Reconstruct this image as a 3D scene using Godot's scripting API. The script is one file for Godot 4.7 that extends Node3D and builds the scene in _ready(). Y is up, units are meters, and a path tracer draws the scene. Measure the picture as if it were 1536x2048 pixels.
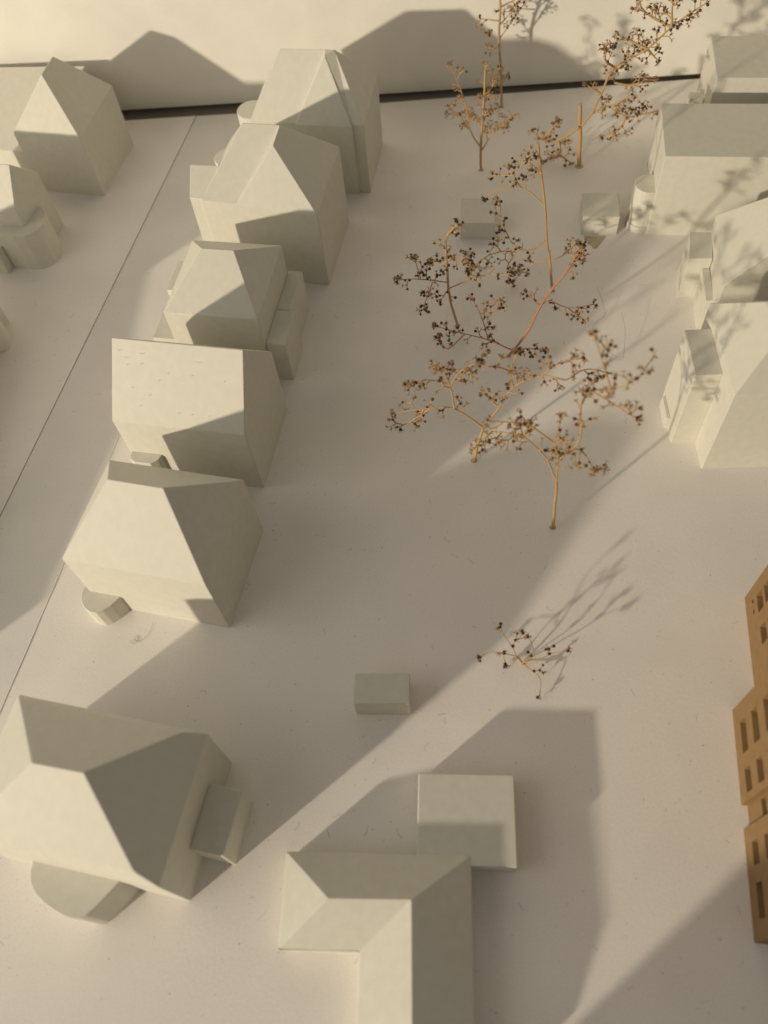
extends Node3D
# A white 3D-printed street model with dried-flower trees, in low warm light. Metres, real model size.

var rng := RandomNumberGenerator.new()
var m_print: StandardMaterial3D
var m_ground: StandardMaterial3D
var m_road: StandardMaterial3D
var m_panel: StandardMaterial3D
var m_board: StandardMaterial3D
var m_tan: StandardMaterial3D
var m_stem: StandardMaterial3D
var m_red_stem: StandardMaterial3D
var m_floret: StandardMaterial3D
var m_floret_brown: StandardMaterial3D
var m_seed: StandardMaterial3D
var m_seed_brown: StandardMaterial3D
var m_fibre: StandardMaterial3D
var m_glue: StandardMaterial3D
var used := {}

func _ready() -> void:
	rng.seed = 20240611
	camera_and_light()
	materials()
	setting()
	left_houses()
	centre_row()
	right_row()
	garages()
	tan_tower()
	trees()
	litter()

# ---------------------------------------------------------------- camera, light
func camera_and_light() -> void:
	var cam := Camera3D.new()
	cam.name = "camera"
	cam.transform = Transform3D(Basis(Vector3(0.990277, -0.071809, 0.119144), Vector3(0.139111, 0.511181, -0.848141), Vector3(0.0, 0.856468, 0.5162)), Vector3(0, 0.5, 0))
	cam.near = 0.02
	cam.far = 20.0
	var att := CameraAttributesPhysical.new()
	att.frustum_focal_length = 19.77
	att.frustum_near = 0.02
	att.frustum_far = 20.0
	att.frustum_focus_distance = 0.60
	att.exposure_aperture = 3.8
	cam.attributes = att
	add_child(cam)
	cam.fov = 62.51
	cam.current = true

	var env := Environment.new()
	env.background_mode = Environment.BG_SKY
	var sky_mat := ProceduralSkyMaterial.new()
	sky_mat.sky_top_color = Color(0.462, 0.447, 0.418)
	sky_mat.sky_horizon_color = Color(0.462, 0.447, 0.418)
	sky_mat.ground_horizon_color = Color(0.462, 0.447, 0.418)
	sky_mat.ground_bottom_color = Color(0.40, 0.39, 0.37)
	sky_mat.sun_angle_max = 0.0
	var sky := Sky.new()
	sky.sky_material = sky_mat
	env.sky = sky
	env.tonemap_mode = Environment.TONE_MAPPER_LINEAR
	env.tonemap_exposure = 1.0
	env.sdfgi_enabled = true
	env.ssao_enabled = true
	env.ssil_enabled = true
	var we := WorldEnvironment.new()
	we.name = "environment"
	we.environment = env
	add_child(we)

	# one low warm lamp across the room, lower left of the picture
	var lamp := SpotLight3D.new()
	lamp.name = "low_warm_lamp"
	lamp.light_color = Color(1.0, 0.937, 0.83)
	lamp.light_energy = 0.905 * 5.5 * 5.5
	lamp.light_size = 0.08
	lamp.spot_range = 12.0
	lamp.spot_attenuation = 2.0
	lamp.spot_angle = 22.0
	lamp.spot_angle_attenuation = 0.1
	lamp.shadow_enabled = true
	var az := deg_to_rad(33.6)
	var el := deg_to_rad(13.6)
	var aim := Vector3(0.0, 0.0, -0.32)
	var d := Vector3(cos(az) * cos(el), -sin(el), -sin(az) * cos(el))
	add_child(lamp)
	lamp.look_at_from_position(aim - d * 5.5, aim, Vector3.UP)

	# soft light of the pale room on the same side
	var room := AreaLight3D.new()
	room.name = "soft_room_light"
	room.area_size = Vector2(1.0, 0.8)
	room.light_color = Color(1.0, 0.957, 0.895)
	room.light_energy = 0.36
	room.area_range = 8.0
	room.shadow_enabled = true
	add_child(room)
	room.look_at_from_position(Vector3(-1.05, 0.72, -0.05), Vector3(0, 0, -0.30), Vector3.UP)

# ---------------------------------------------------------------- materials
func noise_image(size: int, freq: float, oct: int, sd: int) -> Image:
	var n := FastNoiseLite.new()
	n.seed = sd
	n.noise_type = FastNoiseLite.TYPE_SIMPLEX_SMOOTH
	n.frequency = freq
	n.fractal_octaves = oct
	var im := n.get_seamless_image(size, size)
	im.convert(Image.FORMAT_L8)
	return im

func tinted(coarse: Image, fine: Image, base: Color, a: float, b: float) -> Image:
	var s := coarse.get_width()
	var c := coarse.get_data()
	var f := fine.get_data()
	var out := PackedByteArray()
	out.resize(s * s * 3)
	for i in s * s:
		var k := 1.0 + a * (c[i] / 127.5 - 1.0) + b * (f[i] / 127.5 - 1.0)
		out[i * 3] = int(clampf(base.r * k, 0, 1) * 255.0)
		out[i * 3 + 1] = int(clampf(base.g * k, 0, 1) * 255.0)
		out[i * 3 + 2] = int(clampf(base.b * k, 0, 1) * 255.0)
	return Image.create_from_data(s, s, false, Image.FORMAT_RGB8, out)

func dark_spot(im: Image, x: int, y: int, k: float) -> void:
	var s := im.get_width()
	var px := posmod(x, s)
	var py := posmod(y, s)
	im.set_pixel(px, py, im.get_pixel(px, py) * Color(k, k, k * 0.97))

func speckle(im: Image, dots: int, hairs: int) -> void:
	for i in dots:
		var x := rng.randi_range(0, 4095)
		var y := rng.randi_range(0, 4095)
		var k := rng.randf_range(0.45, 0.85)
		dark_spot(im, x, y, k)
		if rng.randf() < 0.3:
			dark_spot(im, x + 1, y, k + 0.08)
	for i in hairs:
		var p := Vector2(rng.randf() * 2048, rng.randf() * 2048)
		var a := rng.randf() * TAU
		var k := rng.randf_range(0.8, 0.93)
		for j in rng.randi_range(5, 16):
			dark_spot(im, int(p.x), int(p.y), k)
			a += rng.randf_range(-0.5, 0.5)
			p += Vector2(cos(a), sin(a))

func tri(m: StandardMaterial3D, period: float, world: bool) -> StandardMaterial3D:
	m.uv1_triplanar = true
	m.uv1_world_triplanar = world
	m.uv1_scale = Vector3.ONE / period
	m.uv1_triplanar_sharpness = 6.0
	return m

func flat(c: Color, rough := 0.8) -> StandardMaterial3D:
	var m := StandardMaterial3D.new()
	m.albedo_color = c.linear_to_srgb()
	m.roughness = rough
	return m

func normal_of(im: Image, strength: float) -> ImageTexture:
	var b := im.duplicate() as Image
	b.convert(Image.FORMAT_RGBA8)
	b.bump_map_to_normal_map(strength)
	return ImageTexture.create_from_image(b)

func materials() -> void:
	var c1 := noise_image(1024, 0.006, 4, 11)
	var f1 := noise_image(1024, 0.35, 2, 12)
	# paper ground
	var g := tinted(c1, f1, Color(0.82, 0.782, 0.743).linear_to_srgb(), 0.012, 0.045)
	speckle(g, 420, 110)
	m_ground = StandardMaterial3D.new()
	m_ground.albedo_texture = ImageTexture.create_from_image(g)
	m_ground.roughness = 0.9
	m_ground.normal_enabled = true
	m_ground.normal_texture = normal_of(noise_image(1024, 0.10, 3, 13), 1.0)
	m_ground.normal_scale = 0.10
	tri(m_ground, 0.40, true)
	var r := tinted(c1, f1, Color(0.74, 0.715, 0.68).linear_to_srgb(), 0.015, 0.045)
	speckle(r, 300, 60)
	m_road = m_ground.duplicate()
	m_road.albedo_texture = ImageTexture.create_from_image(r)
	# back panel
	var w := tinted(c1, f1, Color(0.79, 0.766, 0.70).linear_to_srgb(), 0.02, 0.035)
	m_panel = StandardMaterial3D.new()
	m_panel.albedo_texture = ImageTexture.create_from_image(w)
	m_panel.roughness = 0.9
	m_panel.normal_enabled = true
	m_panel.normal_texture = normal_of(noise_image(1024, 0.05, 4, 14), 1.0)
	m_panel.normal_scale = 0.12
	tri(m_panel, 0.35, true)
	m_board = flat(Color(0.19, 0.17, 0.135), 0.9)
	# printed plastic: faint layer lines along the height, blotches, fine grain
	var layers := Image.create(512, 512, false, Image.FORMAT_L8)
	var n := FastNoiseLite.new()
	n.seed = 21
	n.frequency = 1.0
	for y in 512:
		for x in 512:
			var a := n.get_noise_2d(x * 0.012, y * 0.30) * 0.55 + n.get_noise_2d(x * 0.09 + 400.0, y * 0.11) * 0.45
			layers.set_pixel(x, y, Color(0.5 + 0.5 * a, 0, 0))
	var p := tinted(noise_image(512, 0.02, 3, 22), noise_image(512, 0.3, 2, 23), Color(0.645, 0.628, 0.55).linear_to_srgb(), 0.018, 0.035)
	m_print = StandardMaterial3D.new()
	m_print.albedo_texture = ImageTexture.create_from_image(p)
	m_print.roughness = 0.55
	m_print.metallic_specular = 0.35
	m_print.normal_enabled = true
	m_print.normal_texture = normal_of(layers, 1.6)
	m_print.normal_scale = 0.28
	tri(m_print, 0.085, false)
	var t := tinted(noise_image(512, 0.02, 3, 32), noise_image(512, 0.25, 2, 33), Color(0.25, 0.152, 0.064).linear_to_srgb(), 0.06, 0.05)
	m_tan = StandardMaterial3D.new()
	m_tan.albedo_texture = ImageTexture.create_from_image(t)
	m_tan.roughness = 0.7
	m_tan.normal_enabled = true
	m_tan.normal_texture = m_print.normal_texture
	m_tan.normal_scale = 0.3
	tri(m_tan, 0.085, false)
	m_stem = flat(Color(0.46, 0.295, 0.125), 0.6)
	m_red_stem = flat(Color(0.42, 0.20, 0.10), 0.6)
	m_floret = flat(Color(0.40, 0.245, 0.105), 0.8)
	m_floret_brown = flat(Color(0.30, 0.165, 0.07), 0.8)
	m_seed = flat(Color(0.022, 0.014, 0.010), 0.5)
	m_seed_brown = flat(Color(0.12, 0.055, 0.025), 0.6)
	m_fibre = flat(Color(0.30, 0.26, 0.20), 0.8)
	m_glue = flat(Color(0.46, 0.38, 0.24), 0.35)

# ---------------------------------------------------------------- naming
func numbered(called: String) -> String:
	if not used.has(called):
		used[called] = 0
		return called
	used[called] += 1
	return "%s_%03d" % [called, used[called]]

func tag(o: Node3D, label: String, category: String, group := "") -> void:
	o.set_meta("label", label)
	o.set_meta("category", category)
	if group != "":
		o.set_meta("group", group)

func thing(called: String, at: Vector3, yaw: float, label: String, category: String, group := "") -> Node3D:
	var o := Node3D.new()
	o.name = numbered(called)
	add_child(o)
	o.position = at
	o.rotation.y = yaw
	tag(o, label, category, group)
	return o

func mesh_part(called: String, mesh: Mesh, parent: Node) -> MeshInstance3D:
	var o := MeshInstance3D.new()
	o.name = called
	o.mesh = mesh
	parent.add_child(o, true)
	return o

# ---------------------------------------------------------------- solids with rounded edges
# verts in local metres; faces = [tag, [indices]]; returns {tag: ArrayMesh}. Edges between two faces get a narrow rounded strip.
func tri_out(st: SurfaceTool, a: Vector3, na: Vector3, b: Vector3, nb: Vector3, c: Vector3, nc: Vector3) -> void:
	var cr := (b - a).cross(c - a)
	if cr.length_squared() < 1e-16:
		return
	if cr.dot(na + nb + nc) > 0.0:
		st.set_normal(na); st.add_vertex(a)
		st.set_normal(nc); st.add_vertex(c)
		st.set_normal(nb); st.add_vertex(b)
	else:
		st.set_normal(na); st.add_vertex(a)
		st.set_normal(nb); st.add_vertex(b)
		st.set_normal(nc); st.add_vertex(c)

func newell(pts: Array) -> Vector3:
	var n := Vector3.ZERO
	for i in pts.size():
		var p: Vector3 = pts[i]
		var q: Vector3 = pts[(i + 1) % pts.size()]
		n += Vector3((p.y - q.y) * (p.z + q.z), (p.z - q.z) * (p.x + q.x), (p.x - q.x) * (p.y + q.y))
	return n.normalized()

func solid(verts: Array, faces: Array, bevel: float, mat: Material, orient := true) -> Dictionary:
	var c := Vector3.ZERO
	for v in verts:
		c += v
	c /= verts.size()
	var loops := []
	var norms := []
	for f in faces:
		var idx: Array = (f[1] as Array).duplicate()
		var pts := []
		var fc := Vector3.ZERO
		for i in idx:
			pts.append(verts[i])
			fc += verts[i]
		fc /= idx.size()
		var n := newell(pts)
		if orient and (n.y < 0.0 if absf(n.y) > 0.1 else n.dot(fc - c) < 0.0):
			idx.reverse()
			n = -n
		loops.append(idx)
		norms.append(n)
	var edges := {}
	for fi in loops.size():
		var l: Array = loops[fi]
		for i in l.size():
			var a: int = l[i]
			var b: int = l[(i + 1) % l.size()]
			var key := Vector2i(mini(a, b), maxi(a, b))
			if not edges.has(key):
				edges[key] = []
			edges[key].append(fi)
	var inset := {}
	var around := {}
	for fi in loops.size():
		var l: Array = loops[fi]
		var n: Vector3 = norms[fi]
		for i in l.size():
			var v: Vector3 = verts[l[i]]
			var pv: int = l[(i + l.size() - 1) % l.size()]
			var nv: int = l[(i + 1) % l.size()]
			var d0: Vector3 = (v - verts[pv]).normalized()
			var d1: Vector3 = (verts[nv] - v).normalized()
			var n0 := n.cross(d0)
			var n1 := n.cross(d1)
			var w0 := bevel if edges[Vector2i(mini(pv, l[i]), maxi(pv, l[i]))].size() > 1 else 0.0
			var w1 := bevel if edges[Vector2i(mini(nv, l[i]), maxi(nv, l[i]))].size() > 1 else 0.0
			var k := n0.dot(n1)
			var p := v
			if k > 0.999:
				p += n0 * maxf(w0, w1)
			else:
				var den := 1.0 - k * k
				if absf(den) < 0.02:
					p += (n0 + n1) * 0.5 * bevel
				else:
					p += n0 * ((w0 - k * w1) / den) + n1 * ((w1 - k * w0) / den)
			inset[Vector2i(fi, l[i])] = p
			if not around.has(l[i]):
				around[l[i]] = []
			around[l[i]].append(fi)
	var tools := {}
	for f in faces:
		if not tools.has(f[0]):
			var st := SurfaceTool.new()
			st.begin(Mesh.PRIMITIVE_TRIANGLES)
			tools[f[0]] = st
	for fi in loops.size():
		var l: Array = loops[fi]
		var n: Vector3 = norms[fi]
		var ax: Vector3 = (verts[l[1]] - verts[l[0]]).normalized()
		var ay := n.cross(ax)
		var poly := PackedVector2Array()
		for i in l:
			var q: Vector3 = inset[Vector2i(fi, i)]
			poly.append(Vector2(q.dot(ax), q.dot(ay)) * 1000.0)
		var ids := Geometry2D.triangulate_polygon(poly)
		for t in range(0, ids.size(), 3):
			tri_out(tools[faces[fi][0]], inset[Vector2i(fi, l[ids[t]])], n, inset[Vector2i(fi, l[ids[t + 1]])], n, inset[Vector2i(fi, l[ids[t + 2]])], n)
	for key in edges:
		var fs: Array = edges[key]
		if fs.size() != 2:
			continue
		var f: int = fs[0]
		var g: int = fs[1]
		var st: SurfaceTool = tools[faces[f][0]]
		var fa: Vector3 = inset[Vector2i(f, key.x)]
		var fb: Vector3 = inset[Vector2i(f, key.y)]
		var ga: Vector3 = inset[Vector2i(g, key.x)]
		var gb: Vector3 = inset[Vector2i(g, key.y)]
		tri_out(st, fa, norms[f], fb, norms[f], gb, norms[g])
		tri_out(st, fa, norms[f], gb, norms[g], ga, norms[g])
	for v in around:
		var fs: Array = around[v]
		if fs.size() < 3:
			continue
		var n := Vector3.ZERO
		for f in fs:
			n += norms[f]
		n = n.normalized()
		var ax := n.cross(Vector3(0.31, 0.82, 0.47)).normalized()
		var ay := n.cross(ax)
		var vv: Vector3 = verts[v]
		var order := []
		for f in fs:
			var q: Vector3 = inset[Vector2i(f, v)] - vv
			order.append([atan2(q.dot(ay), q.dot(ax)), f])
		order.sort_custom(func(x, y): return x[0] < y[0])
		for i in range(1, order.size() - 1):
			var a: int = order[0][1]
			var b: int = order[i][1]
			var d: int = order[i + 1][1]
			tri_out(tools[faces[fs[0]][0]], inset[Vector2i(a, v)], norms[a], inset[Vector2i(b, v)], norms[b], inset[Vector2i(d, v)], norms[d])
	var out := {}
	for k in tools:
		var st: SurfaceTool = tools[k]
		st.set_material(mat)
		out[k] = st.commit()
	return out

# local point: u right, v back, h up, in millimetres
func P(u: float, v: float, h: float) -> Vector3:
	return Vector3(u, h, -v) * 0.001

# footprint [[u,v],...] raised to h (mm): walls plus flat top
func block(fp: Array, h: float, bevel := 0.45, mat: Material = null, base := 0.0, bottom := false) -> ArrayMesh:
	var vs := []
	var fs := []
	var n := fp.size()
	for q in fp:
		vs.append(P(q[0], q[1], base))
	for q in fp:
		vs.append(P(q[0], q[1], h))
	var top := []
	var low := []
	for i in n:
		fs.append(["b", [i, (i + 1) % n, n + (i + 1) % n, n + i]])
		top.append(n + i)
		low.append(i)
	fs.append(["b", top])
	if bottom:
		fs.append(["b", low])
	return solid(vs, fs, bevel * 0.001, mat if mat else m_print)["b"]

func rect(u0: float, u1: float, v0: float, v1: float) -> Array:
	return [[u0, v0], [u1, v0], [u1, v1], [u0, v1]]

func disc(cu: float, cv: float, r: float, a0 := 0.0, a1 := 360.0, n := 20) -> Array:
	var out := []
	var full := a1 - a0 >= 359.0
	for i in (n if full else n + 1):
		var a := deg_to_rad(a0 + (a1 - a0) * i / n)
		out.append([cu + r * cos(a), cv + r * sin(a)])
	return out

# a house of one solid: footprint at the ground, eaves at e, named roof points and roof faces; parts walls and roof
func poly_house(o: Node3D, fp: Array, eaves: Array, ridge: Array, roof: Array, bevel := 0.7) -> void:
	var n := fp.size()
	var vs := []
	for q in fp:
		vs.append(P(q[0], q[1], 0))
	for i in n:
		vs.append(P(fp[i][0], fp[i][1], eaves[i]))
	for q in ridge:
		vs.append(P(q[0], q[1], q[2]))
	var fs := []
	for i in n:
		fs.append(["walls", [i, (i + 1) % n, n + (i + 1) % n, n + i]])
	for f in roof:
		var l := []
		for k in f:
			l.append(n + k)
		fs.append(["roof", l])
	var ms := solid(vs, fs, bevel * 0.001, m_print)
	mesh_part("walls", ms["walls"], o)
	mesh_part("roof", ms["roof"], o)

func hip_house(o: Node3D, w: float, d: float, e: float, r: float, il: float, ir: float, rd := 0.5, efl := 0.0, ebl := 0.0) -> void:
	# footprint order: front left 0, front right 1, back right 2, back left 3, ridge left 4, ridge right 5
	poly_house(o, [[-w, 0], [0, 0], [0, d], [-w, d]], [e + efl, e, e, e + ebl], [[-w + il, d * rd, r], [-ir, d * rd, r]], [[0, 1, 5, 4], [1, 2, 5], [2, 3, 4, 5], [3, 0, 4]])

# ---------------------------------------------------------------- setting
func sheet(called: String, pts: Array, y0: float, y1: float, mat: Material) -> MeshInstance3D:
	# pts in world x,z metres
	var fp := []
	for q in pts:
		fp.append([q[0] * 1000.0, -q[1] * 1000.0])
	var o := mesh_part(called, block(fp, y1 * 1000.0, 0.12, mat, y0 * 1000.0), self)
	o.set_meta("kind", "structure")
	return o

func setting() -> void:
	# far edge of the sheets, short of the back panel
	var far_a := Vector2(-0.75, -0.8605)
	var far_s := Vector2(0.5665, 0.0638)
	var far_at := func(x: float) -> float: return far_a.y + (x - far_a.x) * far_s.y / far_s.x
	# seam between the left sheet and the road, and the raised edge of the main sheet
	var seam := func(z: float) -> float: return -0.273 + (-0.344 - z) * 0.327
	var edge := func(z: float) -> float: return -0.256 + (-0.195 - z) * 0.3268
	var zf := 0.45
	var zl: float = -0.783
	sheet("ground", [[-0.95, zf], [seam.call(zf), zf], [seam.call(zl), zl], [-0.95, far_at.call(-0.95)]], -0.004, 0.0005, m_ground)
	sheet("road", [[seam.call(zf) + 0.0009, zf], [edge.call(zf), zf], [edge.call(-0.775), -0.775], [seam.call(zl) + 0.0009, zl]], -0.004, 0.0002, m_road)
	var road := get_node("road")
	var burr := SurfaceTool.new()
	burr.begin(Mesh.PRIMITIVE_TRIANGLES)
	var run := []
	for i in 60:
		var z := -0.02 - i * 0.0125
		run.append(Vector3(edge.call(z) + rng.randf_range(-0.00025, 0.0001), 0.0002 + rng.randf_range(-0.0001, 0.00016), z))
	tube(burr, run, 0.0002, 0.0002, 5)
	burr.set_material(m_ground)
	mesh_part("torn_edge", burr.commit(), road)
	sheet("ground_001", [[edge.call(zf), zf], [0.95, zf], [0.95, far_at.call(0.95)], [edge.call(-0.775), -0.775]], -0.004, 0.0, m_ground)
	var base := sheet("base_board", [[-0.96, 0.46], [0.96, 0.46], [0.96, -0.98], [-0.96, -1.05]], -0.02, -0.0042, m_board)
	base.set_meta("kind", "structure")
	# upright panel behind the model
	var t := thing("back_panel", Vector3(0, 0, -0.7745), atan2(-0.0638, 0.5665) - 0.015, "tall white panel standing upright along the far edge of the model", "panel")
	mesh_part("panel", block(rect(-900, 900, 7.5, 22), 620, 0.6, m_panel, 0.8, true), t)

# ---------------------------------------------------------------- houses left of the road
func left_houses() -> void:
	var o := thing("model_house", Vector3(-0.2150, 0, -0.6801), -0.3328, "white hip-roofed model house left of the road, right against the back panel", "model house", "white printed model houses")
	poly_house(o, [[-64, 0], [0, 0], [0, 76.3], [-64, 76.3]], [60.4, 60.4, 60.4, 60.4], [[-30.5, 27, 100], [-31.5, 53, 100]], [[0, 1, 4], [1, 2, 5, 4], [2, 3, 5], [3, 0, 4, 5]])
	pent_wing(o, [[-210, 12], [-40, 12], [-40, 105], [-210, 85]], 32, 59)

	o = thing("model_house", Vector3(-0.2505, 0, -0.6485), -0.33, "small white model house with a rounded front bay at the left edge of the photo", "model house", "white printed model houses")
	poly_house(o, [[-95, -46], [0, -46], [0, 0], [-95, 0]], [56, 56, 56, 56], [[-92, -24, 81], [-3, -24, 81]], [[0, 1, 5, 4], [1, 2, 5], [2, 3, 4, 5], [3, 0, 4]])
	mesh_part("bay", block([[-23, -57.5], [-6, -58], [3, -56.5], [9, -53], [13, -47], [14, -40], [13, -32], [9, -25], [3, -20], [-1, -18], [-23, -44]], 37, 0.8), o)
	mesh_part("step", block(rect(-36, -23.2, -66, -46), 24, 0.6), o)

	o = thing("model_house", Vector3(-0.310, 0, -0.470), -0.33, "model house of which only a low rounded bay shows at the left edge", "model house", "white printed model houses")
	hip_house(o, 90, 70, 60, 96, 29, 29)
	mesh_part("bay", block(disc(0.3, 45, 12.5, -90, 90, 12), 30, 0.6), o)

	o = thing("model_block", Vector3(-0.350, 0, -0.190), -0.33, "low flat white model block outside the left edge, shading the road", "model house")
	mesh_part("walls", block(rect(-70, 0, 0, 172), 36), o)
	o = thing("model_block", Vector3(-0.313, 0, -0.362), -0.15, "narrow low white model block beyond the left edge, closing the shaded row", "model house")
	mesh_part("walls", block(rect(-60, 0, 0, 122), 38), o)

# ---------------------------------------------------------------- the row right of the road
func centre_row() -> void:
	# nearest, bottom left
	var o := thing("model_house", Vector3(-0.1355, 0, -0.0706), -0.3325, "large white hip-roofed model house at bottom left with wide half-round front bay", "model house", "white printed model houses")
	poly_house(o, [[-112, 0], [0, 0], [0, 78], [-112, 78]], [60, 58, 58, 60],
		[[-107, 3, 66], [-10.5, 3.5, 68.5], [-9.5, 74, 68.5], [-107, 74.5, 66], [-66, 38, 101], [-39, 38.6, 101]],
		[[0, 1, 5, 4], [1, 2, 6, 5], [2, 3, 7, 6], [3, 0, 4, 7], [4, 5, 9, 8], [5, 6, 9], [6, 7, 8, 9], [7, 4, 8]], 1.0)
	mesh_part("bay", block([[-80, 4], [-80, -1], [-79.2, -5.5], [-77.3, -9.5], [-74.3, -13], [-70.3, -15.8], [-65, -18.2], [-58.5, -20.3], [-52, -21.7], [-47, -21.9], [-43.5, -21], [-41, -19], [-37, -13.5], [-29.5, 0], [-29.5, 4]], 34, 0.6), o)
	mesh_part("annex", block(rect(-0.3, 19.3, 23, 58), 30, 0.9), o)

	o = thing("model_house", Vector3(-0.1091, 0, -0.2304), -0.3411, "white hip-roofed model house with small rounded front bay, behind the bottom left house", "model house", "white printed model houses")
	hip_house(o, 92.6, 74.8, 63.1, 104.3, 30.2, 27.9, 0.5, 1.0, -1.0)
	mesh_part("bay", block([[-97, 4], [-97, -3], [-95, -8], [-91, -12], [-86, -14.2], [-81.5, -14], [-78, -11.5], [-74, -7], [-70.5, -1], [-70.5, 4]], 20, 0.8), o)

	o = thing("model_house", Vector3(-0.0823, 0, -0.3349), -0.3005, "white gable-roofed model house with dash-like pits on its big front roof slope", "model house", "white printed model houses")
	hip_house(o, 92.6, 71.6, 63.8, 105.8, 2.5, 1.5)
	mesh_part("bay", block([[-91, 0.3], [-90, -6], [-86, -8.5], [-74, -8.5], [-69.5, -4.5], [-68, 0.3]], 29, 0.6), o)
	roof_marks(o)

	o = thing("model_house", Vector3(-0.0693, 0, -0.4327), -0.2864, "white hip-roofed model house with a flat annex on each side, behind the pitted roof", "model house", "white printed model houses")
	hip_house(o, 70.6, 75.3, 66.1, 93.9, 25.6, 21.3)
	mesh_part("annex", block(rect(-0.3, 15, 1.5, 36), 40, 0.9), o)
	mesh_part("annex", block(rect(-0.3, 11, 36.1, 78), 39.4, 0.9), o)
	mesh_part("annex", block(rect(-88.5, -70.3, 0.6, 46), 37.5, 0.6), o)
	mesh_part("side_bay", block(rect(-80.5, -70.3, 31, 62), 57, 0.5), o)

	o = thing("model_house", Vector3(-0.0186, 0, -0.5261), -0.3105, "white model house with hipped front wing and a lean-to at its left corner", "model house", "white printed model houses")
	poly_house(o, [[-92, 0], [-63.5, 0], [0, 0], [0, 78.6], [-92, 78.6]], [77, 76, 71.5, 74, 74],
		[[-65.6, 51, 110], [-36, 51, 110], [-35, 27, 110]],
		[[0, 1, 6, 5], [1, 7, 6], [1, 2, 7], [2, 3, 6, 7], [3, 4, 5, 6], [4, 0, 5]])
	lean_to(o)
	mesh_part("bay", block(disc(-92.3, 68, 12, 90, 270, 12), 66, 0.6), o)

	o = thing("model_house", Vector3(0.0280, 0, -0.6335), -0.2761, "white hip-roofed model house with round corner bay, last before the back panel", "model house", "white printed model houses")
	poly_house(o, [[-98, 0], [-58, 0], [-58, -2.6], [-9.7, -2.6], [-9.7, 0], [0, 0], [0, 70.2], [-98, 70.2]], [67, 67, 67, 67, 67, 67, 67, 67],
		[[-71.5, 34.5, 110], [-34, 34.5, 110], [-26, 34.5, 110], [-33, 28, 109]],
		[[0, 1, 9, 8], [1, 2, 11], [1, 11, 9], [2, 3, 11], [3, 4, 11], [4, 10, 11], [10, 9, 11], [4, 5, 10], [5, 6, 10], [6, 7, 8, 9, 10], [7, 0, 8]], 0.4)
	mesh_part("bay", block(disc(-104, 27, 13.5, 0, 360, 22), 60, 0.6), o)

# a lower wing under one slope that rises from its front to its back wall
func pent_wing(o: Node3D, fp: Array, low: float, high: float) -> void:
	var vs := []
	for q in fp:
		vs.append(P(q[0], q[1], 0))
	for i in 4:
		vs.append(P(fp[i][0], fp[i][1], low if i < 2 else high))
	var fs := [["b", [0, 1, 5, 4]], ["b", [1, 2, 6, 5]], ["b", [2, 3, 7, 6]], ["b", [3, 0, 4, 7]], ["b", [4, 5, 6, 7]]]
	mesh_part("wing", solid(vs, fs, 0.0005, m_print)["b"], o)

func lean_to(o: Node3D) -> void:
	var vs := [P(-102, 1, 0), P(-80, 1, 0), P(-80, 25, 0), P(-105, 25, 0), P(-101, 1, 78.5), P(-80, 1, 77.5), P(-80, 25, 90.5), P(-105, 25, 90)]
	var fs := [["b", [0, 1, 5, 4]], ["b", [1, 2, 6, 5]], ["b", [2, 3, 7, 6]], ["b", [3, 0, 4, 7]], ["b", [4, 5, 6, 7]]]
	mesh_part("lean_to", solid(vs, fs, 0.0005, m_print)["b"], o)

# short raised print seams on the front roof slope of the pitted house
func roof_marks(o: Node3D) -> void:
	var st := SurfaceTool.new()
	st.begin(Mesh.PRIMITIVE_TRIANGLES)
	var e := P(0, 0, 63.8)
	var up := (P(0, 35.8, 105.8) - e)
	var nrm := Vector3(0, up.z, 0).cross(Vector3(1, 0, 0))
	nrm = Vector3(0, 0.648, 0.761)
	var upn := up.normalized()
	var marks := [[-81, 0.80, 5.5], [-70, 0.86, 6.0], [-80, 0.72, 3.5], [-85, 0.88, 5], [-31, 0.82, 6.5], [-70, 0.74, 3.0], [-36, 0.66, 3.0], [-14, 0.63, 2.6], [-52, 0.66, 2.0], [-58, 0.57, 2.0], [-77, 0.45, 2.6], [-65, 0.38, 3.0], [-72, 0.24, 2.0], [-45, 0.20, 2.2], [-36, 0.20, 2.2], [-24, 0.20, 2.4]]
	for q in marks:
		var c: Vector3 = e + up * q[1] + Vector3(q[0] * 0.001, 0, 0)
		var l: float = q[2] * 0.0007
		var a := c - Vector3(l, 0, 0)
		var b := c + Vector3(l, 0, 0)
		# a small sliver, its lower lip lifted most in the middle
		var m := c - upn * 0.0008 + nrm * 0.0010
		var f := c - upn * 0.0014
		tri_out(st, a, nrm, b, nrm, m, nrm)
		tri_out(st, a, -upn, m, -upn, f, -upn)
		tri_out(st, m, -upn, b, -upn, f, -upn)
	st.set_material(m_print)
	var pm := mesh_part("print_marks", st.commit(), o)
	pm.set_meta("kind", "stuff")

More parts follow.
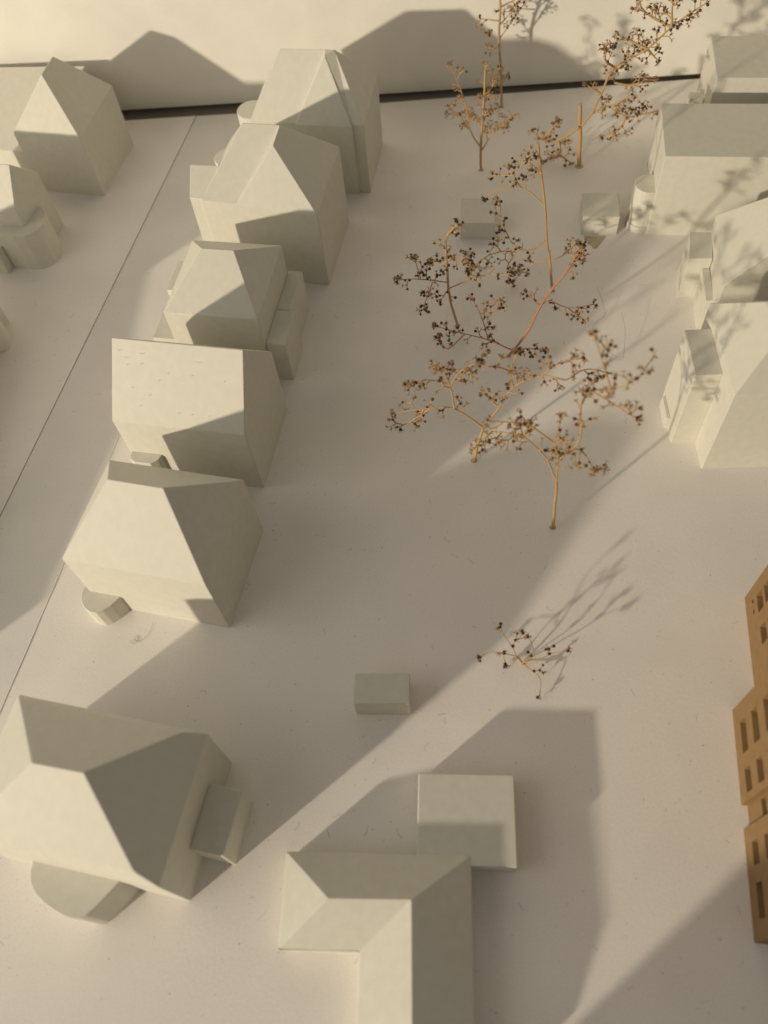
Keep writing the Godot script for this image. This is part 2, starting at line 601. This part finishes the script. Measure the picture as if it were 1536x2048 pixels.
# ---------------------------------------------------------------- right-hand row and the corner building
func right_row() -> void:
	var g := "white printed model houses"
	var o := thing("model_block", Vector3(0.3457, 0, -0.5103), -0.2336, "flat-roofed white model block with a round turret on its left corner", "model house", g)
	mesh_part("walls", block(rect(-100, 70, 0, 65.7), 74.9, 0.6), o)
	mesh_part("turret", block(disc(-104, 13.5, 11.6, 0, 360, 24), 40, 0.6), o)
	mesh_part("turret_base", block(disc(-104, 13.2, 12.8, 0, 360, 24), 6, 0.6), o)

	o = thing("model_block", Vector3(0.3457, 0, -0.5103), -0.2336, "flat-roofed white model block in the top right corner beside the back panel", "model house", g)
	mesh_part("walls", block(rect(-56, 110, 91, 150), 80, 0.6), o)
	mesh_part("annex", block(rect(-64, -55.7, 100, 128), 36, 0.6), o)
	mesh_part("annex", block(rect(-68, -55.7, 112, 122), 48, 0.6), o)

	# behind the front house of the right row
	o = thing("model_house", Vector3(0.3205, 0, -0.2880), -0.1224, "white model house at the right edge, squeezed behind the large hip-roofed one", "model house", g)
	var fp := [[-76, 117], [40, 117], [48, 190], [-67, 190]]
	poly_house(o, fp, [55, 55, 55, 55], [[-40, 117, 98], [-34, 162, 98], [22, 117, 98], [26, 162, 98]],
		[[0, 4, 5, 3], [4, 6, 7, 5], [6, 1, 2, 7], [5, 7, 2, 3], [0, 1, 6, 4]], 0.5)
	mesh_part("annex", block([[-88.5, 162], [-71, 161], [-66, 190], [-83, 191]], 39.6, 0.6), o)
	mesh_part("annex", block([[-80, 128], [-74, 128], [-71, 161], [-77, 161]], 30, 0.5), o)

	o = thing("model_house", Vector3(0.3205, 0, -0.2880), -0.1224, "large white hip-roofed model house at right edge with tall flat-topped annex on its left", "model house", g)
	poly_house(o, [[-100, 0], [60, 0], [60, 77], [-100, 77]], [80.4, 80.4, 80.4, 80.4], [[-61, 38.5, 119], [20, 38.5, 119]], [[0, 1, 5, 4], [1, 2, 5], [2, 3, 4, 5], [3, 0, 4]])
	mesh_part("annex", block(rect(-117, -99.7, 23, 62), 73, 0.6), o)
	mesh_part("step", block(rect(-119.5, -116.7, 36, 56), 11, 0.5), o)

	# L-shaped building at the bottom
	o = thing("model_house", Vector3(0.0130, 0, -0.0243), -0.1494, "low white L-shaped model building with hipped roof at the bottom centre", "model house", g)
	poly_house(o, [[-99.5, 0.5], [-57.5, 0.5], [-57.5, -64], [0.5, -64], [0.5, 48], [-99.5, 48]], [16.5, 16.5, 16.5, 16.5, 16.5, 16.5],
		[[-73, 23.6, 32], [-30.5, 24, 32], [-29.5, -28, 32], [-29, -61, 32]],
		[[0, 1, 7, 6], [1, 2, 9, 8, 7], [2, 3, 9], [3, 4, 7, 8, 9], [4, 5, 6, 7], [5, 0, 6]], 0.6)

	o = thing("model_block", Vector3(-0.083, 0, 0.0935), -0.15, "white model block below the bottom edge, shading the lower right corner", "model house")
	mesh_part("walls", block(rect(0, 90, -70, 0), 104), o)

# ---------------------------------------------------------------- garages
func garages() -> void:
	var g := "flat white model garages"
	var o := thing("model_garage", Vector3(-0.0009, 0, -0.1572), -0.145, "small flat white garage block alone in shade left of the tiny sprig", "model garage", g)
	mesh_part("walls", block(rect(-33, 0, 0, 19), 20, 0.6), o)
	o = thing("model_garage", Vector3(0.0440, 0, -0.0624), -0.157, "square flat white garage block behind the L-shaped building, largest of the garages", "model garage", g)
	mesh_part("walls", block(rect(-53.5, 0, 0, 48.3), 16.4, 0.7), o)
	o = thing("model_garage", Vector3(0.1246, 0, -0.5527), -0.204, "small flat white garage block in shade among the thin trees", "model garage", g)
	mesh_part("walls", block(rect(-29, 0, 0, 31.6), 17, 0.6), o)
	o = thing("model_garage", Vector3(0.2253, 0, -0.5380), -0.205, "small flat white garage block with tan scrap at its foot, beside the turret", "model garage", g)
	mesh_part("walls", block(rect(-30, 0, 0, 30), 18.5, 0.9), o)

# ---------------------------------------------------------------- tan building at the right edge
func facade(o: Node3D, u: float, v0: float, v1: float, h: float, holes: Array) -> ArrayMesh:
	# a wall facing -u from v0 (front) to v1 (back), with recessed slots [va, vb, ha, hb]
	var st := SurfaceTool.new()
	st.begin(Mesh.PRIMITIVE_TRIANGLES)
	var vv := [v0, v1]
	var hh := [0.0, h]
	for q in holes:
		for k in [q[0], q[1]]:
			if not vv.has(k): vv.append(k)
		for k in [q[2], q[3]]:
			if not hh.has(k): hh.append(k)
	vv.sort()
	hh.sort()
	var L := Vector3.LEFT
	for i in vv.size() - 1:
		for j in hh.size() - 1:
			var cv: float = (vv[i] + vv[i + 1]) / 2.0
			var ch: float = (hh[j] + hh[j + 1]) / 2.0
			var open := false
			for q in holes:
				if cv > q[0] and cv < q[1] and ch > q[2] and ch < q[3]:
					open = true
			if not open:
				quad(st, P(u, vv[i], hh[j]), P(u, vv[i + 1], hh[j]), P(u, vv[i + 1], hh[j + 1]), P(u, vv[i], hh[j + 1]), L)
	for q in holes:
		var a := P(u, q[0], q[2])
		var b := P(u, q[1], q[2])
		var c := P(u, q[1], q[3])
		var d := P(u, q[0], q[3])
		var s := Vector3(0.0070, 0, 0)
		quad(st, a, b, b + s, a + s, Vector3.UP)
		quad(st, d, c, c + s, d + s, Vector3.DOWN)
		quad(st, a, d, d + s, a + s, Vector3(0, 0, -1))
		quad(st, b, c, c + s, b + s, Vector3(0, 0, 1))
		var pane := SurfaceTool.new()
		pane.begin(Mesh.PRIMITIVE_TRIANGLES)
		quad(pane, a + s, b + s, c + s, d + s, L)
		pane.set_material(m_tan)
		mesh_part("window", pane.commit(), o)
	st.set_material(m_tan)
	return st.commit()

func quad(st: SurfaceTool, a: Vector3, b: Vector3, c: Vector3, d: Vector3, n: Vector3) -> void:
	tri_out(st, a, n, b, n, c, n)
	tri_out(st, a, n, c, n, d, n)

func tan_tower() -> void:
	var o := thing("tan_building", Vector3(0, 0, 0), -0.2356, "tan brown model building with recessed slot windows, cut off by the right edge", "model building")
	var H := 150.0
	var rows := func(v0: float, v1: float, spans: Array, levels: Array) -> Array:
		var out := []
		for s in spans:
			for l in levels:
				out.append([s[0], s[1], l - 0.5, l + 9.5])
		return out
	# three facade pieces stepping back from each other
	var lv := [12.5, 33.5, 54.5, 75.5, 96.5, 117.5]
	var low: Array = rows.call(0, 0, [[60.0, 77.0], [85.5, 97.5]], lv)
	mesh_part("wall", facade(o, 150.7, 50.0, 106.0, H, low), o)
	var mid: Array = rows.call(0, 0, [[122.8, 135.6], [144.2, 162.0]], lv)
	mesh_part("wall", facade(o, 150.7, 118.8, 173.0, H, mid), o)
	var hi: Array = rows.call(0, 0, [[206.8, 218.0], [227.0, 238.4]], [22.0, 36.0, 50.5, 65.0, 80.0])
	hi.append([230.0, 233.0, 12.6, 15.2])
	hi.append([237.0, 239.6, 12.4, 15.6])
	mesh_part("wall", facade(o, 164.7, 173.0, 247.0, 100.0, hi), o)
	mesh_part("wall", facade(o, 154.0, 106.0, 118.8, H, [[107.5, 117.3, 24.0, 31.5], [107.5, 117.3, 45.0, 52.5]]), o)
	var st := SurfaceTool.new()
	st.begin(Mesh.PRIMITIVE_TRIANGLES)
	var F := Vector3(0, 0, 1)
	var R := 250.0
	quad(st, P(150.7, 50, 0), P(R, 50, 0), P(R, 50, H), P(150.7, 50, H), F)
	quad(st, P(150.7, 106, 0), P(154, 106, 0), P(154, 106, H), P(150.7, 106, H), -F)
	quad(st, P(150.7, 118.8, 0), P(154, 118.8, 0), P(154, 118.8, H), P(150.7, 118.8, H), F)
	quad(st, P(150.7, 173, 0), P(R, 173, 0), P(R, 173, H), P(150.7, 173, H), -F)
	quad(st, P(164.7, 247, 0), P(R, 247, 0), P(R, 247, 100), P(164.7, 247, 100), -F)
	quad(st, P(R, 50, 0), P(R, 247, 0), P(R, 247, 100), P(R, 50, 100), Vector3.RIGHT)
	quad(st, P(R, 50, 100), P(R, 173, 100), P(R, 173, H), P(R, 50, H), Vector3.RIGHT)
	quad(st, P(164.7, 173, 100), P(R, 173, 100), P(R, 247, 100), P(164.7, 247, 100), Vector3.UP)
	quad(st, P(150.7, 50, H), P(R, 50, H), P(R, 106, H), P(150.7, 106, H), Vector3.UP)
	quad(st, P(154, 106, H), P(R, 106, H), P(R, 118.8, H), P(154, 118.8, H), Vector3.UP)
	quad(st, P(150.7, 118.8, H), P(R, 118.8, H), P(R, 173, H), P(150.7, 173, H), Vector3.UP)
	st.set_material(m_tan)
	mesh_part("walls_and_roof", st.commit(), o)

# ---------------------------------------------------------------- trees of dried flower heads
var seed_mesh: Mesh
var seed_mesh_brown: Mesh
var floret_meshes := []
var depth_noise := FastNoiseLite.new()

func tube(st: SurfaceTool, pts: Array, r0: float, r1: float, sides := 6) -> void:
	var n := pts.size()
	var prev := []
	var pn := []
	for i in n:
		var d: Vector3
		if i == 0: d = pts[1] - pts[0]
		elif i == n - 1: d = pts[n - 1] - pts[n - 2]
		else: d = pts[i + 1] - pts[i - 1]
		d = d.normalized()
		var ax := d.cross(Vector3(0.37, 0.21, 0.9)).normalized()
		var ay := d.cross(ax)
		var r := lerpf(r0, r1, float(i) / (n - 1))
		var ring := []
		var rn := []
		for k in sides:
			var a := TAU * k / sides
			var v := ax * cos(a) + ay * sin(a)
			ring.append(pts[i] + v * r)
			rn.append(v)
		if i > 0:
			for k in sides:
				var l := (k + 1) % sides
				tri_out(st, prev[k], pn[k], prev[l], pn[l], ring[l], rn[l])
				tri_out(st, prev[k], pn[k], ring[l], rn[l], ring[k], rn[k])
		if i == 0 or i == n - 1:
			var cn := d if i > 0 else -d
			for k in range(1, sides - 1):
				tri_out(st, ring[0], cn, ring[k], cn, ring[k + 1], cn)
		prev = ring
		pn = rn

func smooth(pts: Array, wobble := 0.0) -> Array:
	if pts.size() < 3 and wobble == 0.0:
		return pts
	var out := []
	for i in pts.size() - 1:
		var p0: Vector3 = pts[maxi(i - 1, 0)]
		var p1: Vector3 = pts[i]
		var p2: Vector3 = pts[i + 1]
		var p3: Vector3 = pts[mini(i + 2, pts.size() - 1)]
		for k in 3:
			var q := p1.cubic_interpolate(p2, p0, p3, k / 3.0)
			if wobble > 0.0 and (i > 0 or k > 0):
				q += Vector3(rng.randf_range(-1, 1), rng.randf_range(-1, 1), rng.randf_range(-1, 1)) * wobble
			out.append(q)
	out.append(pts[-1])
	return out

func make_small_meshes() -> void:
	for which in 2:
		var s := SphereMesh.new()
		s.radius = 0.00108
		s.height = 0.0021
		s.radial_segments = 8
		s.rings = 5
		s.material = m_seed if which == 0 else m_seed_brown
		if which == 0: seed_mesh = s
		else: seed_mesh_brown = s
	for variant in 4:
		var st := SurfaceTool.new()
		st.begin(Mesh.PRIMITIVE_TRIANGLES)
		var spikes := 4 + variant % 2
		for k in spikes:
			var a := TAU * k / spikes + rng.randf_range(-0.3, 0.3)
			var rise := rng.randf_range(0.5, 1.3)
			var d := Vector3(cos(a), rise, sin(a)).normalized()
			var len := rng.randf_range(0.0014, 0.0024)
			var mid := d * len * 0.55 + Vector3(0, -0.0001, 0)
			tube(st, [Vector3.ZERO, mid, d * len + Vector3(cos(a), -0.3, sin(a)) * 0.0003], 0.00042, 0.00008, 4)
		st.set_material(m_floret_brown if variant < 2 else m_floret)
		floret_meshes.append(st.commit())

func floret(o: Node3D, at: Vector3, dir: Vector3) -> void:
	var f := mesh_part("floret", floret_meshes[rng.randi() % 4], o)
	var y := dir.normalized()
	var x := y.cross(Vector3(0.3, 0.5, 0.8)).normalized()
	f.transform = Transform3D(Basis(x, y, x.cross(y)).rotated(y, rng.randf() * TAU).scaled(Vector3.ONE * rng.randf_range(0.68, 1.12)), at)

func add_seed(o: Node3D, at: Vector3, brown: float) -> void:
	var f := mesh_part("seed", seed_mesh_brown if rng.randf() < brown else seed_mesh, o)
	var s := rng.randf_range(0.72, 1.12)
	f.transform = Transform3D(Basis.from_euler(Vector3(rng.randf() * 3, rng.randf() * 3, 0)).scaled(Vector3(s, s * rng.randf_range(0.85, 1.1), s)), at)

func rdir() -> Vector3:
	return Vector3(rng.randf_range(-1, 1), rng.randf_range(-1, 1), rng.randf_range(-1, 1)).normalized()

# a twig that forks like a dried flower head: joint with a seed, two or three short stalks ending in florets or seeds
func spray(o: Node3D, st: SurfaceTool, at: Vector3, dir: Vector3, len: float, depth: int, dark: float, brown: float) -> void:
	var end := at + dir * len
	var mid := at.lerp(end, 0.5) + rdir() * len * 0.06
	tube(st, [at, mid, end], 0.00035 + 0.0001 * depth, 0.00028 + 0.00008 * depth, 5)
	if rng.randf() < dark:
		add_seed(o, end + rdir() * 0.0005, brown)
	if depth == 0:
		if rng.randf() < 0.8:
			floret(o, end, dir)
		return
	var kids := 2 if rng.randf() < 0.6 else 3
	var side := dir.cross(rdir()).normalized()
	for k in kids:
		var a := rng.randf_range(0.55, 1.05)
		var d := (dir * cos(a) + side.rotated(dir, TAU * k / kids + rng.randf_range(-0.4, 0.4)) * sin(a)).normalized()
		spray(o, st, end, d, len * rng.randf_range(0.6, 0.85), depth - 1, dark, brown)

func tree(label: String, lines: Array, r0: float, stem: Material, every: float, dark: float, brown: float, len: float, dep: int, skip_trunk := 1.0) -> void:
	var first: Array = lines[0][0]
	var root := Vector3(first[0], first[1], first[2]) * 0.001
	var o := thing("dried_flower_tree", root, 0.0, label, "model tree", "dried flower stems standing as trees")
	var tw := SurfaceTool.new()
	tw.begin(Mesh.PRIMITIVE_TRIANGLES)
	for li in lines.size():
		var pts := []
		for q in lines[li]:
			pts.append(Vector3(q[0], q[1], q[2]) * 0.001 - root)
		# the whole plant leaves the plane of its trunk in depth, the more the higher
		for i in pts.size():
			var w: Vector3 = pts[i]
			var far := Vector2(w.x, w.y).length()
			pts[i] += Vector3(0.1, 0.25, 0.95) * far * 0.2 * depth_noise.get_noise_3d(w.x * 1000.0 + root.x * 9000.0, w.y * 1000.0, 7.0)
		var curve := smooth(pts, 0.00025)
		var st := SurfaceTool.new()
		st.begin(Mesh.PRIMITIVE_TRIANGLES)
		var ra := r0 if li == 0 else r0 * 0.55
		tube(st, curve, ra, ra * (0.75 if li == 0 else 0.5), 8 if li == 0 else 6)
		st.set_material(stem)
		mesh_part("trunk" if li == 0 else "branch", st.commit(), o)
		# side sprays along the line
		var walked := 0.0
		var total := 0.0
		for i in curve.size() - 1:
			total += (curve[i + 1] - curve[i]).length()
		var next := every * rng.randf_range(0.3, 0.9)
		for i in curve.size() - 1:
			var seg: float = (curve[i + 1] - curve[i]).length()
			while walked + seg > next:
				var t := (next - walked) / seg
				var at: Vector3 = (curve[i] as Vector3).lerp(curve[i + 1], t)
				var frac := next / total
				next += every * rng.randf_range(0.7, 1.3)
				if li == 0 and frac < skip_trunk:
					continue
				if li > 0 and frac < 0.22:
					continue
				var d: Vector3 = (curve[i + 1] - curve[i]).normalized()
				var sd := d.cross(rdir()).normalized()
				var up := Vector3(0, 0.35, 0)
				if rng.randf() < dark:
					add_seed(o, at + sd * 0.0008, brown)
				spray(o, tw, at, (sd + d * 0.5 + up).normalized(), len * rng.randf_range(0.7, 1.25), dep - (1 if rng.randf() < 0.4 else 0), dark, brown)
			walked += seg
		if li > 0 or skip_trunk < 0.95:
			var dd: Vector3 = (curve[-1] - curve[-2]).normalized()
			spray(o, tw, curve[-1], dd, len * 0.6, dep, dark, brown)
	tw.set_material(stem)
	var m := mesh_part("twigs", tw.commit(), o)
	m.set_meta("kind", "stuff")
	# blob of glue where the stem enters its hole
	var b := SphereMesh.new()
	b.radius = r0 * 2.1
	b.height = r0 * 2.2
	b.radial_segments = 12
	b.rings = 6
	b.material = m_glue
	var gl := mesh_part("glue_blob", b, o)
	gl.scale = Vector3(1.0, 0.55, 0.85)

func trees() -> void:
	make_small_meshes()
	depth_noise.seed = 5
	depth_noise.frequency = 0.022
	tree("dried flower tree with bare straight trunk and spreading top, nearest of the big trees",
		[[[110.9, 0, -270.9], [108.6, 34.5, -271.8], [106.6, 59, -272.6]],
		[[106.6, 59, -272.6], [100, 79.5, -275.3], [87.5, 93.2, -280.4], [83.3, 95.3, -282.2], [69.7, 92.5, -287.7], [66.4, 83.3, -289.1]],
		[[106.6, 59, -272.6], [105.1, 86.4, -273.2], [102.9, 95.8, -274.1], [104.2, 115.4, -273.6]],
		[[105.6, 81.4, -273], [112.3, 94.9, -270.3], [118.4, 92.4, -267.8], [125.6, 77.8, -264.8]],
		[[105.1, 86.4, -273.2], [112.9, 106.3, -270], [116.3, 127.2, -268.6], [119.6, 139.9, -267.3], [122.4, 154.3, -266.1], [131.9, 167.4, -262.2], [140.1, 174.4, -258.9]],
		[[122.4, 154.3, -266.1], [118.1, 176.9, -267.9]], [[119.6, 139.9, -267.3], [128.9, 137.5, -263.5], [136.1, 134.5, -260.5]],
		[[87.5, 93.2, -280.4], [81, 110.6, -283.1], [67.6, 113.5, -288.6]], [[102.9, 95.8, -274.1], [89.1, 108.4, -279.8], [83.2, 118.2, -282.2]]],
		0.00115, m_stem, 0.0072, 0.22, 0.6, 0.0044, 2)
	tree("dried flower tree forking low into two wide arms above a pale hole",
		[[[68.5, 0, -333.3], [71, 25.1, -332.8], [72.6, 43.4, -332.5]],
		[[72.6, 43.4, -332.5], [54.7, 60.6, -336.2], [39.3, 60.1, -339.3], [19.1, 54.5, -343.5]],
		[[39.3, 60.1, -339.3], [29.2, 48.9, -341.4], [20.4, 37.4, -343.2]],
		[[54.7, 60.6, -336.2], [52.8, 81, -336.5], [47.8, 97.7, -337.6], [44, 104.6, -338.4]],
		[[52.8, 81, -336.5], [38.4, 85.5, -339.5], [30, 82.8, -341.2]], [[53.7, 79.5, -336.4], [57.7, 98, -335.6], [65.5, 109.6, -333.9]],
		[[72.6, 43.4, -332.5], [83.7, 61.6, -330.2], [92.1, 79.7, -328.5], [106, 94.6, -325.6], [117.4, 98.6, -323.3], [128.8, 100.3, -320.9], [136, 101, -319.5], [143, 98, -318]],
		[[92.1, 79.7, -328.5], [88.7, 96.5, -329.2], [91.8, 108.9, -328.5]], [[88.7, 96.5, -329.2], [77.5, 103.1, -331.5], [70.2, 100.6, -333]],
		[[106, 94.6, -325.6], [113.3, 110.8, -324.1], [122.9, 114.1, -322.1]], [[83.7, 61.6, -330.2], [78.9, 65.1, -331.2], [76.6, 69.2, -331.7]]],
		0.0012, m_stem, 0.0068, 0.24, 0.55, 0.0044, 2)
	tree("dried flower tree with reddish stem leaning to the right",
		[[[111.2, 0, -424.2], [121.5, 26.8, -421.5], [131, 53.2, -419.1], [138.2, 72.8, -417.2], [145.1, 84.7, -415.3], [154, 98.4, -413]],
		[[131, 53.2, -419.1], [138, 57.1, -417.2], [150.4, 51.1, -413.9], [164.3, 55.5, -410.3]], [[150.4, 51.1, -413.9], [159.9, 42.7, -411.5]],
		[[131, 53.2, -419.1], [123.2, 60.9, -421.1]], [[113.8, 7, -423.6], [95.2, 17.7, -428.4], [78.8, 21.8, -432.7], [60.6, 27.4, -437.5]],
		[[95.2, 17.7, -428.4], [91.3, 37.6, -429.4], [83.6, 57.3, -431.5]], [[91.3, 37.6, -429.4], [100.2, 53.5, -427.1]],
		[[78.8, 21.8, -432.7], [65.9, 6, -436.1], [60.4, 13.8, -437.5]], [[111.2, 2, -424.2], [122.8, 9.8, -421.2], [133.8, 8.9, -418.3]], [[145.1, 84.7, -415.3], [149.9, 110.9, -414.1]]],
		0.0010, m_red_stem, 0.0075, 0.48, 0.2, 0.0042, 2, 0.8)
	tree("tall slender dried flower tree with sprays on its left, right of the shaded garage",
		[[[158.9, 0, -484.9], [154.1, 32, -486.4], [150.6, 51.2, -487.6], [146.2, 82, -489], [141.6, 107.9, -490.5], [135.6, 134.9, -492.5]],
		[[146.2, 82, -489], [131.8, 92.4, -493.8], [114.9, 88.7, -499.3], [108.9, 84.7, -501.3]], [[131.8, 92.4, -493.8], [124.2, 106.4, -496.3], [133, 122.4, -493.4]],
		[[124.3, 104.4, -496.2], [114.4, 101.5, -499.5]], [[150.6, 51.2, -487.6], [140.6, 42.8, -490.9], [129.8, 41.7, -494.4], [121.9, 52.9, -497], [115.1, 68.7, -499.2], [115.4, 79.1, -499.1]],
		[[129.8, 41.7, -494.4], [110, 32, -500.9], [97.3, 12.3, -505.1]], [[129.8, 41.7, -494.4], [123.7, 18.1, -496.4], [135, 16.8, -492.7]],
		[[154.1, 32, -486.4], [162.8, 35.5, -483.6], [171.5, 44.8, -480.8]], [[154.1, 32, -486.4], [140, 25.2, -491.1], [129.9, 8.3, -494.4]], [[141.5, 109.9, -490.6], [135.1, 115.5, -492.7]]],
		0.00105, m_stem, 0.0078, 0.48, 0.2, 0.0042, 2, 0.97)
	tree("dried flower tree with thin bent trunk and many black seeds, farthest left of the trees",
		[[[78.1, 0, -462.4], [74.2, 19.9, -463], [71.7, 38.3, -463.5], [70.1, 67.7, -463.7], [70.9, 86.1, -463.6], [76.8, 94.7, -462.6]],
		[[71.7, 43.3, -463.5], [50.6, 51.4, -467], [36.9, 49.3, -469.3]], [[50.6, 51.4, -467], [48.2, 66, -467.4]], [[59.6, 46.2, -465.5], [53.5, 25.7, -466.5]],
		[[71.7, 38.3, -463.5], [88.8, 47.9, -460.6], [90.4, 62.4, -460.3], [83.1, 74.4, -461.5]], [[88.8, 47.9, -460.6], [105, 52.4, -457.8], [112, 54.6, -456.7]],
		[[70.1, 67.7, -463.7], [61.9, 68, -465.1]], [[70.1, 67.7, -463.7], [81.4, 72.1, -461.8], [86, 67.3, -461]], [[71.7, 38.3, -463.5], [66.7, 28, -464.3]]],
		0.00105, m_stem, 0.0072, 0.56, 0.1, 0.0041, 2, 0.6)
	tree("pale tan dried flower tree with bushy upright sprays and few black seeds",
		[[[129.5, 0, -643.6], [128.9, 20.5, -643.7], [128.9, 40.1, -643.7], [128.9, 67.9, -643.7], [130.2, 93.9, -643.5]],
		[[128.5, 23, -643.8], [118.3, 42.7, -645.9], [114.7, 68.2, -646.6], [104.6, 94.5, -648.6]], [[129.8, 20.5, -643.5], [138.2, 36.1, -641.9], [156.3, 49.1, -638.2]],
		[[128.9, 40.1, -643.7], [121, 56.7, -645.3], [104.5, 55.6, -648.6]], [[129.1, 63.4, -643.7], [136.5, 81, -642.2], [142.1, 89.4, -641.1]],
		[[118.3, 42.7, -645.9], [112.8, 49.9, -647]], [[138.2, 36.1, -641.9], [143.9, 49.3, -640.7]], [[128.6, 49.6, -643.8], [137.4, 58.7, -642]]],
		0.0012, m_stem, 0.0065, 0.08, 0.5, 0.0046, 2, 0.35)
	tree("thin straight dried flower tree against the back panel, its top cut by the photo",
		[[[164.8, 0, -730], [162.9, 32, -730.5], [159.7, 64.6, -731.2], [157.5, 95.8, -731.7], [156.4, 118.4, -731.9]],
		[[159.7, 64.6, -731.2], [168.4, 77.8, -729.2], [178.1, 90.5, -727]], [[159.8, 62.4, -731.2], [154.3, 57.9, -732.4], [151, 67, -733.1]],
		[[158.5, 82.2, -731.5], [146.2, 83.3, -734.2]], [[157.5, 95, -731.7], [171.4, 98.9, -728.5], [179.1, 107, -726.8]],
		[[164.4, 9.7, -730.1], [163.8, 22.2, -730.3], [166.7, 27.1, -729.6]], [[159.1, 77.9, -731.3], [168, 86.4, -729.3]]],
		0.0012, m_stem, 0.0068, 0.25, 0.3, 0.0046, 2, 0.95)
	tree("dried flower tree with thick cut-off trunk and huge crown sweeping to the right",
		[[[215.4, 0, -629.8], [212.9, 31.3, -630.7], [210.4, 59.1, -631.5]],
		[[212.2, 40.7, -630.9], [219.9, 51.6, -628.3], [236.3, 58.7, -622.6], [245.1, 51.6, -619.6], [267.5, 58.7, -612]],
		[[245.1, 51.6, -619.6], [241, 40.6, -621], [233.1, 32.9, -623.8]],
		[[219.9, 51.6, -628.3], [225.2, 69, -626.4], [233.3, 90.9, -623.7], [250.1, 110, -617.9], [266.3, 126.3, -612.4], [283.1, 142.8, -606.6]],
		[[225.2, 69, -626.4], [214.9, 74.9, -629.9]], [[233.3, 90.9, -623.7], [220.9, 100.4, -627.9], [223.6, 106.6, -627]],
		[[235.2, 78.3, -623], [248.5, 77.1, -618.5], [258.4, 84.1, -615.1]], [[250.1, 110, -617.9], [232.9, 116.9, -623.8]],
		[[266.3, 126.3, -612.4], [249.1, 134.8, -618.3], [244.1, 143.6, -620]], [[250.1, 110, -617.9], [258.6, 102.6, -615]],
		[[266.3, 126.3, -612.4], [264.6, 142.7, -613]], [[210.4, 39.2, -631.5], [196.3, 23.6, -636.3], [182.7, 23.9, -641], [177, 28.4, -642.9]],
		[[196.3, 23.6, -636.3], [198.4, 10.3, -635.6], [188.8, 3.7, -638.9]], [[198.4, 10.3, -635.6], [205.4, 5.2, -633.2]],
		[[182.7, 23.9, -641], [191.3, 41.5, -638]], [[236.3, 58.7, -622.6], [246.2, 68.2, -619.3]]],
		0.0019, m_stem, 0.0036, 0.30, 0.25, 0.0044, 2)
	tree("tiny dried flower sprig standing alone above the shadow of the L-shaped building",
		[[[71.7, 0, -179.3], [69.5, 5, -180.3], [67.5, 9, -181.0]],
		[[67.5, 9, -181], [65.5, 13, -186], [61.5, 18, -192], [60, 23, -194]], [[65.5, 13, -186], [71, 18, -190]],
		[[67.5, 9, -181], [60, 11, -182.5], [54, 11, -184], [49, 10, -183.2]], [[60, 11, -182.5], [60.5, 7, -179.5]],
		[[71.7, 2, -179.3], [78, 10, -181.5], [77, 16, -187]], [[71.7, 1, -179.3], [83, 8, -179], [89, 11, -179.5], [95, 13, -177.5]],
		[[71.7, 1, -179.3], [75.5, 3, -173], [79.5, 5, -167], [78, 4, -160]]],
		0.0007, m_stem, 0.0120, 0.60, 0.0, 0.0046, 1)

# ---------------------------------------------------------------- scraps and fibres
func litter() -> void:
	var o := thing("tan_scrap", Vector3(0.2068, 0, -0.5375), -0.205, "small tan triangular scrap at the foot of a far garage", "scrap")
	mesh_part("chip", block([[-9.5, 2], [8.5, 2], [0.5, -12], [-2, -12.5]], 0.7, 0.2, m_glue), o)
	# a long hair lying over the paper by the middle trees
	var st := SurfaceTool.new()
	st.begin(Mesh.PRIMITIVE_TRIANGLES)
	tube(st, smooth([Vector3(0.191, 0.009, -0.474), Vector3(0.193, 0.004, -0.457), Vector3(0.1915, 0.002, -0.449), Vector3(0.181, 0.001, -0.442), Vector3(0.179, 0.001, -0.425), Vector3(0.185, 0.0008, -0.410), Vector3(0.1925, 0.001, -0.4045), Vector3(0.196, 0.003, -0.409), Vector3(0.202, 0.006, -0.43), Vector3(0.203, 0.008, -0.445)]), 0.00013, 0.00011, 5)
	st.set_material(m_fibre)
	var hair := mesh_part("loose_hair", st.commit(), self)
	tag(hair, "long fine hair curling over the paper right of the leaning red stem", "hair")
	# curled fibre in front of the second house
	st = SurfaceTool.new()
	st.begin(Mesh.PRIMITIVE_TRIANGLES)
	tube(st, smooth([Vector3(-0.1745, 0.0004, -0.2315), Vector3(-0.1715, 0.0009, -0.2285), Vector3(-0.1695, 0.0004, -0.2325), Vector3(-0.1725, 0.0006, -0.2335), Vector3(-0.1690, 0.0004, -0.2295), Vector3(-0.1645, 0.0006, -0.2325), Vector3(-0.1618, 0.0005, -0.2355), Vector3(-0.160, 0.0008, -0.2415)]), 0.00009, 0.00007, 5)
	st.set_material(m_fibre)
	hair = mesh_part("curled_fibre", st.commit(), self)
	tag(hair, "tiny curled grey fibre on the paper in front of the small eight-sided bay", "fibre")
